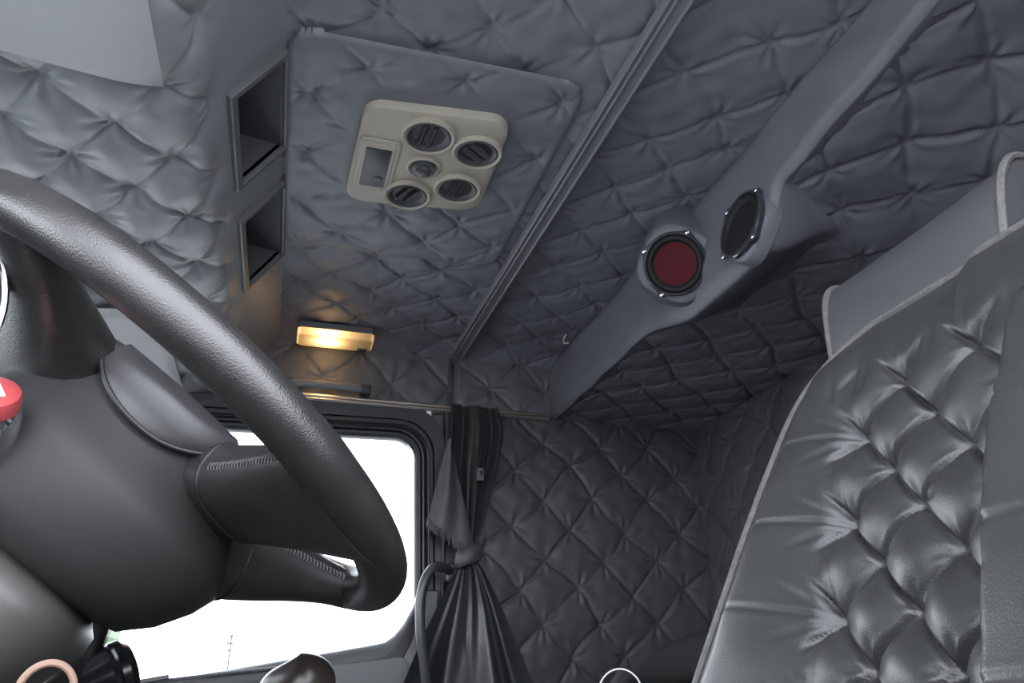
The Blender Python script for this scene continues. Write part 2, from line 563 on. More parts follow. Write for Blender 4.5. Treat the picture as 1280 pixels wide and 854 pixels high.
con = empty('overhead_console', (-0.45, 1.0, 0.60),
            'grey tufted vinyl overhead console with two open cubbies above the windshield', 'console')
prof, sarc = resample([(-0.072, 0.852), (-0.112, 0.796), (-0.150, 0.738), (-0.165, 0.715), (-0.180, 0.684), (-0.225, 0.660), (-0.30, 0.652), (-0.52, 0.632), (-0.86, 0.60)], 230)
vv = lin(0.155, 2.01, 0.0045)
s2, v2 = mesh2(sarc, vv)
tx = np.gradient(prof[:, 0], sarc)
tz = np.gradient(prof[:, 1], sarc)
nx, nz = -tz, tx                       # towards the cab (down / rear)
if nz[-1] > 0:
    nx, nz = -nx, -nz
face_len = 0.152
s_t = float(np.interp(0.206, -prof[:, 0], sarc))
h = quilt_height(s2, v2, (s_t, 0.854), (0.068, 0.079), (0.068, -0.079), 51, pillow=0.0065, crease=0.0035,
                 pinch=0.010, jitter=0.008, pr=0.022)
amp = np.clip((s2 - face_len + 0.01) / 0.04, 0, 1)
h = h * amp
P = np.stack([prof[:, 0][:, None] + nx[:, None] * h, v2, prof[:, 1][:, None] + nz[:, None] * h], -1)
frames = [(0.937, 1.175), (1.275, 1.555)]
s_lo, s_hi = 0.014, 0.136
keep = np.ones(s2.shape, bool)
for (ya, yb) in frames:
    keep &= ~((s2 > s_lo + 0.008) & (s2 < s_hi - 0.008) & (v2 > ya + 0.010) & (v2 < yb - 0.010))
grid_obj('quilted_cover', P, M['vinyl_grey'], con, keep=keep)


def face_pt(s, y, d):
    i = np.interp(s, sarc, np.arange(len(sarc)))
    j = int(round(i))
    x = np.interp(s, sarc, prof[:, 0])
    z = np.interp(s, sarc, prof[:, 1])
    nX, nZ = nx[min(60, j)] if False else nx[30], nz[30]
    return V((x + nX * d, y, z + nZ * d))


for (ya, yb) in frames:
    fr = MB()
    def rc(m0, m1, mn, mf, d):
        return [face_pt(s_lo + m0, ya + mn, d), face_pt(s_hi - m1, ya + mn, d), face_pt(s_hi - m1, yb - mf, d), face_pt(s_lo + m0, yb - mf, d)]
    fr.loft([rc(0.008, 0.014, 0.013, 0.010, -0.006), rc(0.008, 0.014, 0.013, 0.010, 0.007), rc(0.0065, 0.0125, 0.0115, 0.0085, 0.009), rc(0.0015, 0.0015, 0.0015, 0.0015, 0.009),
             rc(0, 0, 0, 0, 0.007), rc(0, 0, 0, 0, -0.006)], cap=False)
    obj('cubby_frame', fr, M['frame'], con, smooth=False)
    bx = MB()
    y0, y1 = ya + 0.012, yb - 0.010
    # recess reaching forward and up into the console
    a_, b_ = face_pt(s_lo + 0.008, y0, 0), face_pt(s_hi - 0.010, y0, 0)
    dirv = V((-0.13, 0, 0.02))
    q = [a_, b_, b_ + dirv, a_ + dirv]
    q2 = [V((p.x, y1, p.z)) for p in q]
    bx.add(q + q2, [(0, 1, 2, 3), (7, 6, 5, 4), (1, 5, 6, 2), (2, 6, 7, 3), (3, 7, 4, 0)])
    obj('cubby_box', bx, M['cubby'], con, smooth=False)
    bxl = MB().add([b_ + V((-0.004, 0.002, 0.004)), V((b_.x - 0.004, y1 - 0.002, b_.z + 0.004)),
                    V((b_.x - 0.12, y1 - 0.002, b_.z + 0.024)), b_ + V((-0.12, 0.002, 0.024))], [(0, 1, 2, 3)])
    obj('cubby_tray', bxl, M['frame'], con, smooth=False)

# sun visors folded up under the console
def visor(x0, x1, y0, y1, label, taper=0.0):
    t_ = con
    zz = lambda x: float(np.interp(-x, -prof[:, 0], prof[:, 1]))
    n1, n2 = 40, 40
    U, Vv = mesh2(np.linspace(x0, x1, n1), np.linspace(y0, y1, n2))
    ed = np.minimum(np.minimum(U - x0, x1 - U), np.minimum(Vv - y0, y1 - Vv))
    k_ = np.clip(ed / 0.02, 0, 1)
    Vv = y0 + (Vv - y0) * (1 - taper * (x1 - U) / (y1 - y0))      # far edge runs slightly inwards to the front
    bul = 0.012 * np.sqrt(np.clip(1 - (1 - k_) ** 2, 0, 1))
    zs = np.interp(-U, -prof[:, 0], prof[:, 1])
    pad_ = grid_obj('sun_visor', np.stack([U, Vv, zs - 0.010 - bul], -1), M['visor'], t_)
    pad_['label'] = label
    bk = MB().add([(x0, y0, zz(x0) - 0.008), (x1, y0, zz(x1) - 0.008), (x1, y1, zz(x1) - 0.008), (x0, y1 - taper * (x1 - x0), zz(x0) - 0.008)], [(0, 1, 2, 3)])
    obj('visor_back', bk, M['visor'], pad_, smooth=False)
    return t_


visor(-0.56, -0.205, 0.28, 0.842, 'pale grey smooth sun visor at the upper left above the steering wheel rim', 0.30)
visor(-0.62, -0.285, 1.48, 1.93, 'pale grey passenger sun visor seen through the steering wheel gap')

# ------------------------------------------------------------------ passenger door
def rpoly(cs, rs, n=7):
    out = []
    m = len(cs)
    for i in range(m):
        p, a, b = V(cs[i]), V(cs[i - 1]), V(cs[(i + 1) % m])
        d1, d2 = (a - p).normalized(), (b - p).normalized()
        r = rs[i]
        ang = d1.angle(d2)
        L = r / math.tan(ang / 2)
        c = p + (d1 + d2).normalized() * (r / math.sin(ang / 2))
        s0, s1 = p + d1 * L - c, p + d2 * L - c
        for k in range(n):
            t = k / (n - 1)
            q = s0.lerp(s1, t).normalized() * r
            out.append(c + q)
    return out


WIN = [(-0.47, -0.045), (0.312, 0.092), (0.288, 0.578), (-0.30, 0.566)]
WR = [0.03, 0.085, 0.055, 0.05]


def ring(dl, dr, dt, db, grow=0.0):
    c = [(WIN[0][0] - dl, WIN[0][1] - db), (WIN[1][0] + dr, WIN[1][1] - db), (WIN[2][0] + dr, WIN[2][1] + dt), (WIN[3][0] - dl, WIN[3][1] + dt)]
    return rpoly([V((a, b, 0)) for a, b in c], [r + grow for r in WR])


def rings(mb, spec):
    prev = None
    secs = []
    for (dl, dr, dt, db, gr, y) in spec:
        secs.append([V((p.x, y, p.y)) for p in ring(dl, dr, dt, db, gr)])
    mb.loft(secs, cap=False)
    return mb


door = empty('door_1', (-0.05, 2.0, -0.95), 'passenger door with dark window frame and grey trim panel', 'door', None, 'structure')
M_ = MB()
rings(M_, [(0.002, 0.002, 0.002, 0.002, 0, 2.03), (0.000, 0.000, 0.000, 0.000, 0, 1.995), (0.006, 0.006, 0.006, 0.004, 0.006, 1.985),
           (0.013, 0.013, 0.013, 0.007, 0.012, 1.985), (0.016, 0.016, 0.016, 0.008, 0.015, 1.995)])
obj('rubber_seal', M_, M['rubber'], door)
M_ = MB()
rings(M_, [(0.015, 0.015, 0.015, 0.008, 0.015, 1.996), (0.018, 0.018, 0.018, 0.009, 0.018, 1.981), (0.021, 0.021, 0.022, 0.010, 0.020, 1.979),
           (0.024, 0.024, 0.025, 0.010, 0.022, 1.981), (0.030, 0.033, 0.034, 0.010, 0.028, 1.992)])
obj('window_frame', M_, M['framedark'], door)
M_ = MB()
rings(M_, [(0.030, 0.033, 0.034, 0.008, 0.028, 1.993), (0.033, 0.036, 0.037, 0.009, 0.03, 1.985), (0.040, 0.044, 0.047, 0.010, 0.035, 1.985),
           (0.043, 0.047, 0.050, 0.011, 0.036, 1.998)])
obj('frame_seal', M_, M['rubber'], door)
M_ = MB()
rings(M_, [(0.043, 0.047, 0.050, 0.011, 0.036, 1.998), (0.046, 0.050, 0.053, 0.012, 0.038, 1.990), (0.060, 0.075, 0.088, 0.014, 0.04, 1.990),
           (0.064, 0.079, 0.092, 0.015, 0.04, 2.025)])
obj('door_frame', M_, M['framedark'], door)
# inner grey trim panel with a rolled sill along the sloping beltline
def sillz(x):
    return -0.045 + (x + 0.47) * 0.1752


pts_top = []
for i in range(41):
    x = -0.50 + i * (0.322 + 0.50) / 40
    z = sillz(x) - 0.006
    if x > 0.215:
        z += 0.13 * ((x - 0.215) / 0.107) ** 2.6
    pts_top.append((x, z))
M_ = MB()
secs = []
for (dz, y, fl_) in ((0.002, 2.02, 0), (0.002, 1.975, 0), (-0.004, 1.966, 0), (-0.014, 1.962, 0), (-0.026, 1.963, 0), (-0.075, 1.972, 0), (-0.082, 1.978, 0), (-0.20, 1.965, 0.4), (-0.60, 1.962, 1.0)):
    secs.append([V((x, y, (z + dz) * (1 - fl_) + fl_ * (-0.9 if fl_ == 1 else -0.1 + dz))) for x, z in pts_top])
nP = len(pts_top)
for a, b in zip(secs[:-1], secs[1:]):
    M_.add(a + b, [(j, j + 1, nP + j + 1, nP + j) for j in range(nP - 1)])
obj('door_panel', M_, M['doorgrey'], door)
# pillar side return of the grey panel and dark jamb
M_ = MB().box((0.368, 1.992, -0.90), (0.435, 2.032, 0.668))
obj('pillar_trim', M_, M['framedark'], door, smooth=False, bevel=0.006)
M_ = MB().tube([(0.372, 1.99, 0.55), (0.3735, 1.988, 0.3), (0.377, 1.988, -0.1)], 0.0055, 8)
obj('pillar_seal', M_, M['rubber'], door)
M_ = MB().box((0.330, 1.978, -0.90), (0.365, 2.02, 0.20))
obj('lock_panel', M_, M['doorgrey'], door, smooth=False, bevel=0.006)
# split line insert on the panel: a separate upper armrest section
M_ = MB()
q = [(0.10, -0.02), (0.125, 0.028), (0.285, 0.048), (0.310, -0.01), (0.31, -0.12), (0.10, -0.12)]
q = [V((a, b, 0)) for a, b in q]
qq = rpoly(q, [0.004, 0.008, 0.015, 0.01, 0.01, 0.01], 5)
M_.loft([[V((p.x, 1.985, p.y)) for p in qq], [V((p.x, 1.960, p.y)) for p in qq],
         [V((p.x * 0.99 + 0.002, 1.957, p.y * 0.98)) for p in qq]])
obj('panel_insert', M_, M['doorgrey'], door)
M_ = MB().tube([(-0.30, 1.960, -0.012), (-0.1, 1.957, 0.012), (0.10, 1.957, 0.032)], 0.004, 8)
obj('panel_bead', M_, M['doorgrey'], door)
M_ = MB()
M_.obox((-0.245, 1.955, 0.000), (0.028, 0, 0.005), (0, 0.006, 0), (-0.0008, 0, 0.0045))
obj('lock_slider', M_, M['doorgrey'], door, smooth=False, bevel=0.002)

pane = [V((p.x, 2.012, p.y)) for p in ring(0.004, 0.004, 0.004, 0.004)]
pane2 = [V((p.x, 2.016, p.y)) for p in ring(0.004, 0.004, 0.004, 0.004)]
struct(obj('window_1', MB().loft([pane, pane2]), M['glass'], smooth=False), 'passenger door window pane against bright sky', 'window')

# ------------------------------------------------------------------ roof air vent unit
vent = empty('ceiling_air_vent', (0.15, 1.11, 0.805), 'beige plastic roof air vent unit with four round vents and a small display', 'air vent')
oc = [(0.030, 1.262), (0.042, 0.992), (0.270, 0.972), (0.274, 1.235)]
ocp = [V((a, b, 0)) for a, b in oc]
rr = [0.035, 0.035, 0.035, 0.042]
def off_poly(g):
    c = sum(ocp, V((0, 0, 0))) / 4
    return rpoly([c + (p - c) * (1 + g / 0.13) for p in ocp], rr, 9)
secs = []
for g, z in ((0.002, 0.836), (0.003, 0.814), (0.0015, 0.807), (-0.004, 0.8045), (-0.012, 0.8035)):
    secs.append([V((p.x, p.y, z)) for p in off_poly(g)])
obj('housing', MB().loft(secs), M['beige'], vent)
# raised band behind the display and ribs between the vents
def flat_round(mb, c, hx, hy, r, z0, z1, rot=0.0):
    q = rpoly([V((-hx, -hy, 0)), V((hx, -hy, 0)), V((hx, hy, 0)), V((-hx, hy, 0))], [r] * 4, 5)
    R_ = Matrix.Rotation(rot, 3, 'Z')
    q = [R_ @ p for p in q]
    mb.loft([[V((c[0] + p.x, c[1] + p.y, z0)) for p in q], [V((c[0] + p.x, c[1] + p.y, z1 + 0.001)) for p in q],
             [V((c[0] + p.x * 0.97, c[1] + p.y * 0.97, z1)) for p in q]])
    return mb
obj('display_bezel', flat_round(MB(), (0.073, 1.136), 0.034, 0.074, 0.008, 0.806, 0.7995, 0.02), M['beige'], vent)
obj('display_frame', flat_round(MB(), (0.073, 1.136), 0.027, 0.066, 0.005, 0.803, 0.7975, 0.02), M['beige'], vent)
scr = obj('display_screen', flat_round(MB(), (0.073, 1.136), 0.0215, 0.056, 0.003, 0.80, 0.7965, 0.02), M['lcd'], vent)
obj('display_button', MB().lathe((0.082, 1.165, 0.797), (0, 0, -1), [(0.007, 0), (0.007, 0.0015), (0.0055, 0.002)], 16), M['ventdark'], scr)
Z_ = 0.8035
for (x, y, R_, yaw, tl) in ((0.147, 1.031, 0.0415, 0.1, (0.10, 0.10)), (0.2325, 1.052, 0.040, -0.9, (0.0, 0.0)),
                            (0.223, 1.165, 0.040, 0.15, (0.0, 0.1)), (0.139, 1.208, 0.0405, 0.45, (0.05, 0.0))):
    c = (x, y, Z_)
    rg = obj('vent_ring', MB().lathe(c, (0, 0, -1), [(R_ + 0.003, -0.004), (R_ + 0.003, 0.005), (R_, 0.0075), (R_ - 0.004, 0.006), (R_ - 0.005, -0.004)], 36, cap=False), M['beige'], vent)
    bl = MB().lathe(c, (0, 0, -1), [(R_ - 0.004, 0.0045), (R_ - 0.007, 0.0065), (R_ - 0.012, 0.0035), (R_ - 0.0145, 0.0005)], 36, cap=False)
    bb = obj('vent_bezel', bl, M['ventdark'], vent)
    bk = MB().lathe(c, (0, 0, -1), [(R_ - 0.0135, 0.0007), (0.001, 0.0008)], 30)
    obj('vent_back', bk, M['ventblack'], bb)
    for kk in (-0.5, 0.5):
        o_ = kk * 0.0165
        ax = V((math.cos(yaw), math.sin(yaw), 0))
        ay = V((-math.sin(yaw), math.cos(yaw), 0))
        hl = math.sqrt(max(1e-5, (R_ - 0.0150) ** 2 - o_ * o_))
        cc = V(c) + ax * o_ + V((0, 0, -0.003))
        obj('louver', MB().obox(cc, ax * 0.0020 + V((0, 0, 0.0004)), ay * hl, V((0.0030 * ax.x, 0.0030 * ax.y, 0.0030))), M['ventdark'], bb, smooth=False)
kn = obj('knob_ring', MB().lathe((0.153, 1.117, Z_), (0, 0, -1), [(0.030, -0.003), (0.030, 0.004), (0.026, 0.006), (0.023, 0.003), (0.022, -0.002)], 32), M['beige'], vent)
obj('control_knob', MB().lathe((0.153, 1.117, Z_), (0, 0, -1), [(0.021, 0.0), (0.020, 0.009), (0.013, 0.0095), (0.012, 0.014), (0.009, 0.016)], 28), M['ventdark'], vent)

vent.location = V(vent.location) + V((0.0016, 0.0115, 0.0085))

# ------------------------------------------------------------------ dome light
dl = empty('dome_light', (0.06, 1.93, 0.83), 'lit warm dome light with long rectangular lens above the passenger door', 'lamp')
def slab(mb, x0, x1, y0, y1, z0, z1, ch=0.008, ins=0.004):
    q = [V((x0 + ch, y0, 0)), V((x1 - ch, y0, 0)), V((x1, y0 + ch, 0)), V((x1, y1 - ch, 0)), V((x1 - ch, y1, 0)), V((x0 + ch, y1, 0)), V((x0, y1 - ch, 0)), V((x0, y0 + ch, 0))]
    c = V(((x0 + x1) / 2, (y0 + y1) / 2, 0))
    s_ = [[V((p.x, p.y, z0)) for p in q], [V((p.x, p.y, z1 + 0.004)) for p in q]]
    qi = [V((p.x - math.copysign(ins, p.x - c.x), p.y - math.copysign(ins, p.y - c.y), z1)) for p in q]
    s_.append(qi)
    mb.loft(s_)
    return mb
obj('lamp_base', slab(MB(), -0.037, 0.157, 1.888, 1.972, 0.834, 0.8175), M['frame'], dl, smooth=False)
# hollow lens: open towards the base
def lens_shell(x0, x1, y0, y1, z0, z1, ch=0.008):
    q = [(x0 + ch, y0), (x1 - ch, y0), (x1, y0 + ch), (x1, y1 - ch), (x1 - ch, y1), (x0 + ch, y1), (x0, y1 - ch), (x0, y0 + ch)]
    m = MB()
    m.loft([[V((a, b, z0)) for a, b in q], [V((a, b, z1 + 0.003)) for a, b in q],
            [V((a - math.copysign(0.004, a - 0.06), b - math.copysign(0.004, b - 1.93), z1)) for a, b in q]], cap=False)
    m.add([(a - math.copysign(0.004, a - 0.06), b - math.copysign(0.004, b - 1.93), z1) for a, b in q], [tuple(range(8))])
    return m
obj('lens', lens_shell(-0.036, 0.156, 1.889, 1.971, 0.8185, 0.799), M['lens'], dl, smooth=False)
obj('switch', slab(MB(), 0.118, 0.144, 1.945, 1.966, 0.800, 0.7955, 0.002, 0.002), M['ventdark'], dl, smooth=False)
bl_ = bpy.data.lights.new('bulb', 'POINT')
bl_.energy = 0.045
bl_.color = (1.0, 0.70, 0.36)
bl_.shadow_soft_size = 0.006
bo = bpy.data.objects.new('bulb', bl_)
COL.objects.link(bo)
bo.parent = dl
bo.location = V((0.040, 1.925, 0.811)) - V(WORLD['dome_light'])

# assist handle on the upper wall
ah = empty('assist_handle', (0.06, 1.985, 0.70), 'dark padded assist handle under the dome light', 'handle')
obj('grip', MB().loft([[V((-0.05 + 0.20 * t, 1.975 - 0.016 * math.sin(pi * min(1, max(0, t))) ** 0.4 + 0.007 * math.cos(a), 0.694 + 0.011 * math.sin(a))) for a in [2 * pi * k / 12 for k in range(12)]] for t in np.linspace(0.0, 1.0, 18)]), M['cloth'], ah)
obj('end_cap', MB().obox((0.150, 1.978, 0.694), (0.014, 0, 0), (0, 0.016, 0), (0, 0, 0.013)), M['framedark'], ah, smooth=False, bevel=0.004)
obj('end_cap', MB().obox((-0.052, 1.978, 0.694), (0.014, 0, 0), (0, 0.016, 0), (0, 0, 0.013)), M['framedark'], ah, smooth=False, bevel=0.004)

# ------------------------------------------------------------------ speakers
def speaker(c, N, R_, cone_m, label, rot):
    N = V(N).normalized()
    c = V(c)
    t_ = empty('speaker', c, label, 'speaker', 'round speakers on the ceiling beam')
    ex = V((0, 0, 1)) - N * N.z
    ex.normalize()
    ey = N.cross(ex)
    # basket: round frame with four screw ears
    n_ = 96
    def outline(r):
        out = []
        for k_ in range(n_):
            a = 2 * pi * k_ / n_
            ear = sum(math.exp(-((((a - rot - q * pi / 2 + pi) % (2 * pi)) - pi) / 0.17) ** 2) for q in range(4))
            out.append((a, r * (1 + 0.11 * ear)))
        return out
    secs = []
    for (r, hgt) in ((R_, -0.004), (R_, 0.004), (R_ * 0.97, 0.006)):
        secs.append([c + N * hgt + (ex * math.cos(a) + ey * math.sin(a)) * q for a, q in outline(r)])
    for (r, hgt) in ((R_ * 0.92, 0.006), (R_ * 0.90, 0.002)):
        secs.append([c + N * hgt + (ex * math.cos(2 * pi * k_ / n_) + ey * math.sin(2 * pi * k_ / n_)) * r for k_ in range(n_)])
    obj('basket', MB().loft(secs, cap=False), M['spk_rim'], t_)
    obj('surround', MB().lathe(c, N, [(R_ * 0.905, 0.002), (R_ * 0.84, 0.006), (R_ * 0.76, 0.006), (R_ * 0.66, 0.000)], 40, cap=False, ex=ex), M['spk_black'], t_)
    obj('cone', MB().lathe(c, N, [(R_ * 0.67, 0.0005), (R_ * 0.5, -0.010), (R_ * 0.26, -0.022)], 40, cap=True, ex=ex), cone_m, t_)
    obj('dust_cap', MB().lathe(c, N, [(R_ * 0.28, -0.021), (R_ * 0.2, -0.014), (R_ * 0.1, -0.011), (0.0005, -0.010)], 28, ex=ex), cone_m, t_)
    for q in range(4):
        a = rot + q * pi / 2
        p = c + (ex * math.cos(a) + ey * math.sin(a)) * R_ * 1.035 + N * 0.0055
        obj('screw', MB().lathe(p, N, [(0.0042, -0.001), (0.0042, 0.001), (0.003, 0.002), (0.0012, 0.0012)], 12), M['chrome'], t_)
    return t_, ex, ey, N


SP1 = V((0.628, 1.145, 0.700))
N1 = V((-0.62, -0.60, -0.46)).normalized()
SP2 = V((0.656, 0.964, 0.680))
N2 = V((-0.96, -0.05, 0.14)).normalized()


for (c, N, r0, dep, fl_) in ((SP1, N1, 0.068, 0.10, 0.030), (SP2, N2, 0.0605, 0.030, 0.001)):
    ex = (V((0, 0, 1)) - N * N.z).normalized()
    ey = N.cross(ex)
    secs = []
    for d_, r_ in ((-0.003, r0 - 0.012), (-0.004, r0 - 0.003), (-0.008, r0), (-0.03, r0 + fl_ * 0.25), (-dep, r0 + fl_)):
        secs.append([c + N * d_ + (ex * math.cos(a_) + ey * math.sin(a_)) * (r_ * (abs(math.cos(a_ - 0.9)) ** 3 + abs(math.sin(a_ - 0.9)) ** 3) ** (-1 / 3)) for a_ in [2 * pi * k_ / 48 for k_ in range(48)]])
    obj('speaker_pod', MB().loft(secs), M['cloth'], roof, auto=60)
speaker(SP1, N1, 0.059, M['spk_red'], 'round speaker with dull red cone and clear rim on the fabric beam', pi / 4 + 0.15)
speaker(SP2, N2, 0.058, M['spk_black'], 'round black speaker with glossy rim, turned edge-on beside the red one', pi / 4 - 0.1)

# bare wire hook poking from the beam's fabric
tag(obj('wire_hook', MB().tube([(0.660, 1.815, 0.822), (0.648, 1.82, 0.820), (0.643, 1.808, 0.829), (0.645, 1.792, 0.834)], 0.0016, 6), M['wire'], org=(0.655, 1.81, 0.822)),
    'tiny pale bent wire poking from the ceiling fabric left of the speakers', 'wire')
# ------------------------------------------------------------------ curtain
cur = empty('curtain', (0.43, 1.93, -0.10), 'dark satin curtain tied back to the pillar beside the passenger window', 'curtain')
def sheet(name, lefts, rights, zs, y0, folds, depth, m, n=90, ph=0.0, tt=70, ytop=0.0, sharpf=1.0):
    T = np.linspace(0, 1, tt)
    key = np.linspace(0, 1, len(zs))
    # smooth interpolation through keys
    def itp(k_):
        return np.interp(T, key, k_)
    def smth(a):
        for _ in range(6):
            a = np.r_[a[0], (a[:-2] + 2 * a[1:-1] + a[2:]) / 4, a[-1]]
        return a
    L, Rr, Zz, Yy = smth(itp(lefts)), smth(itp(rights)), itp(zs), smth(itp(y0))
    Dp = smth(itp(depth))
    uu = np.linspace(0, 1, n)
    Tg, Ug = np.meshgrid(T, uu, indexing='ij')
    X = L[:, None] + (Rr - L)[:, None] * Ug
    f = np.sin(2 * pi * folds * (Ug + 0.04 * np.sin(3 * Tg + 5 * Ug)) + ph + 0.9 * np.sin(2.3 * Tg + ph))
    f = np.sign(f) * np.abs(f) ** sharpf
    f2 = np.sin(2 * pi * folds * 2.3 * Ug + 1.7 + 2 * Tg)
    Yg = Yy[:, None] - Dp[:, None] * (f + 0.3 * f2)
    Zg = np.repeat(Zz[:, None], n, 1)
    return grid_obj(name, np.stack([X, Yg, Zg], -1), m, cur)


# upper hanging part, gathering to the tie
sheet('upper_drape', [0.375, 0.372, 0.372, 0.385, 0.402, 0.412], [0.50, 0.515, 0.50, 0.478, 0.455, 0.432],
      [0.668, 0.60, 0.50, 0.42, 0.33, 0.275], [1.95, 1.945, 1.94, 1.93, 1.92, 1.915], 2.3,
      [0.008, 0.012, 0.014, 0.012, 0.010, 0.006], M['satin'])
# lower part flaring below the tie
sheet('lower_drape', [0.404, 0.384, 0.346, 0.308, 0.272, 0.240, 0.225], [0.430, 0.462, 0.500, 0.535, 0.575, 0.61, 0.63],
      [0.285, 0.235, 0.16, 0.08, -0.01, -0.12, -0.30], [1.915, 1.905, 1.895, 1.89, 1.89, 1.89, 1.90], 1.7,
      [0.005, 0.010, 0.015, 0.018, 0.020, 0.021, 0.022], M['satin'], ph=0.8, sharpf=0.8, n=120, tt=90)
# folded corner flap with a fringe along its lower edge
flv = []
nfl = 26
for i in range(nfl):
    t = i / (nfl - 1)
    zt = 0.565 - 0.0 * t
    row = []
    lx = 0.362 - 0.045 * t ** 0.9
    lz = 0.560 - 0.205 * t
    rx = 0.366 + 0.070 * t
    rz = 0.555 - 0.275 * t
    for j in range(14):
        q = j / 13
        row.append((lx + (rx - lx) * q, 1.905 - 0.012 * math.sin(pi * q) + 0.004 * math.sin(9 * q + 3 * t), lz + (rz - lz) * q - 0.006 * math.sin(pi * q) * t))
    flv.append(row)
flap = grid_obj('flap', np.array(flv), M['satin_back'], cur)
rnd = random.Random(4)
fg = MB()
for i in range(70):
    q = i / 69
    p0 = V((0.317 + 0.119 * q, 1.903 - 0.012 * math.sin(pi * q), 0.357 - 0.077 * q - 0.006 * math.sin(pi * q)))
    d = V((rnd.uniform(-0.006, 0.004), rnd.uniform(-0.008, 0.002), -rnd.uniform(0.016, 0.026)))
    fg.tube([p0 + V((0, 0, 0.003)), p0 + d * 0.5 + V((rnd.uniform(-.002, .002), 0, 0)), p0 + d], [0.0014, 0.0012, 0.0006], 5)
fo = obj('fringe', fg, M['satin_back'], cur)
fo['kind'] = 'stuff'
# tie band around the gathered cloth
tb = MB().loft([[V((0.420 + (0.032 + g) * math.cos(a), 1.905 + (0.020 + g) * math.sin(a), 0.272 + dz + 0.010 * math.cos(a))) for a in [2 * pi * k_ / 24 for k_ in range(24)]]
                for dz, g in ((-0.020, -0.003), (-0.014, 0.001), (0, 0.002), (0.014, 0.001), (0.020, -0.003))], cap=False)
obj('tie_band', tb, M['satin_back'], cur)

# small sewn tag on the drape
tgp = obj('cloth_tag', MB().box((0.440, 1.917, 0.461), (0.459, 1.934, 0.494)), M['tag'], cur, smooth=False, bevel=0.002)
obj('snap', MB().lathe((0.4495, 1.918, 0.479), (0, -1, 0), [(0.006, 0), (0.006, 0.002), (0.003, 0.003)], 14), M['rubber'], tgp)

# grab handle on the pillar
gh = empty('grab_handle', (0.36, 1.93, 0.23), 'dark bent pipe grab handle beside the passenger window', 'handle')
pth = []
ctl = [V((0.392, 1.955, 0.236)), V((0.360, 1.90, 0.243)), V((0.330, 1.868, 0.238)), V((0.309, 1.86, 0.208)), V((0.3005, 1.86, 0.160)), V((0.305, 1.862, 0.09)), V((0.318, 1.87, 0.02)), V((0.333, 1.89, -0.06)), V((0.36, 1.95, -0.10))]
for i in range(len(ctl) - 1):
    p0, p1, p2, p3 = ctl[max(0, i - 1)], ctl[i], ctl[i + 1], ctl[min(len(ctl) - 1, i + 2)]
    for k_ in range(6):
        t = k_ / 6
        pth.append(0.5 * ((2 * p1) + (p2 - p0) * t + (2 * p0 - 5 * p1 + 4 * p2 - p3) * t * t + (-p0 + 3 * p1 - 3 * p2 + p3) * t ** 3))
pth.append(ctl[-1])
obj('pipe', MB().tube(pth, 0.0115, 14), M['pipe'], gh)
obj('bracket', MB().obox((0.395, 1.955, 0.236), (0.024, 0, 0), (0, 0.03, 0), (0, 0, 0.022)), M['framedark'], gh, smooth=False, bevel=0.005)
obj('bracket', MB().obox((0.362, 1.965, -0.10), (0.02, 0, 0), (0, 0.025, 0), (0, 0, 0.022)), M['framedark'], gh, smooth=False, bevel=0.005)
obj('bolt', MB().lathe((0.398, 1.924, 0.232), (0, -1, 0), [(0.007, 0), (0.007, 0.003), (0.004, 0.006), (0.001, 0.0062)], 14), M['dullmetal'], gh)

# ------------------------------------------------------------------ driver's seat
ST_O = V((0.4347, 0, 0))
ST_T = V((0.32148, 0, 0.94692))      # up the backrest
ST_N = V((-0.94692, 0, 0.32148))     # out of its face, to the front


def seat_pt(y, t, h):
    return ST_O + ST_T * t + ST_N * h + V((0, y, 0))


seat = empty('driver_seat', (0.40, 0.49, -0.95), 'black tufted leather driver seat with grey piping in the right foreground', 'seat')
SC = 0.487
t_key = [-0.30, -0.10, -0.014, 0.056, 0.12, 0.183, 0.269, 0.313, 0.345, 0.360, 0.369]
hw_key = [0.305, 0.295, 0.282, 0.265, 0.255, 0.246, 0.232, 0.217, 0.195, 0.165, 0.125]
b_key = [0.034, 0.032, 0.030, 0.028, 0.024, 0.018, 0.008, 0.0, -0.010, -0.014, -0.016]


def itp1(a, k_, v_):
    r = np.interp(a, k_, v_)
    return r


Tt = np.r_[lin(-0.30, 0.30, 0.0026), 0.369 - 0.069 * (1 - np.sin(np.linspace(0, pi / 2, 44)))[1:]]
HW = itp1(Tt, t_key, hw_key)
for _ in range(4):
    HW = np.r_[HW[0], (HW[:-2] + 2 * HW[1:-1] + HW[2:]) / 4, HW[-1]]
Bz = itp1(Tt, t_key, b_key)
for _ in range(6):
    Bz = np.r_[Bz[0], (Bz[:-2] + 2 * Bz[1:-1] + Bz[2:]) / 4, Bz[-1]]
Un = np.linspace(-1, 1, 250)
Ug, Tg = np.meshgrid(Un, Tt, indexing='xy')
Yg = SC + Ug * HW[:, None]
TT = Tg
# inner insert is tufted; bolsters rise on both sides
near = (Yg < SC)
inner = np.where(near, 0.085, 0.125)
dist_out = np.abs(Yg - SC) - inner
q = quilt_height(Yg, TT, (0.5995, 0.222), (0.0425, 0.043), (0.0425, -0.043), 77, pillow=0.0110, crease=0.0080,
                 pinch=0.010, wrinkle=0.0014, jitter=0.004, sharp=0.0024, pr=0.010)
wq = 1 - sm((dist_out + 0.0) / 0.022)
frac = np.clip(dist_out / (HW[:, None] - inner), 0, 1)
bol = Bz[:, None] * sm(frac / 0.8) + 0.010 * np.sin(pi * np.clip(frac, 0, 1)) ** 0.7
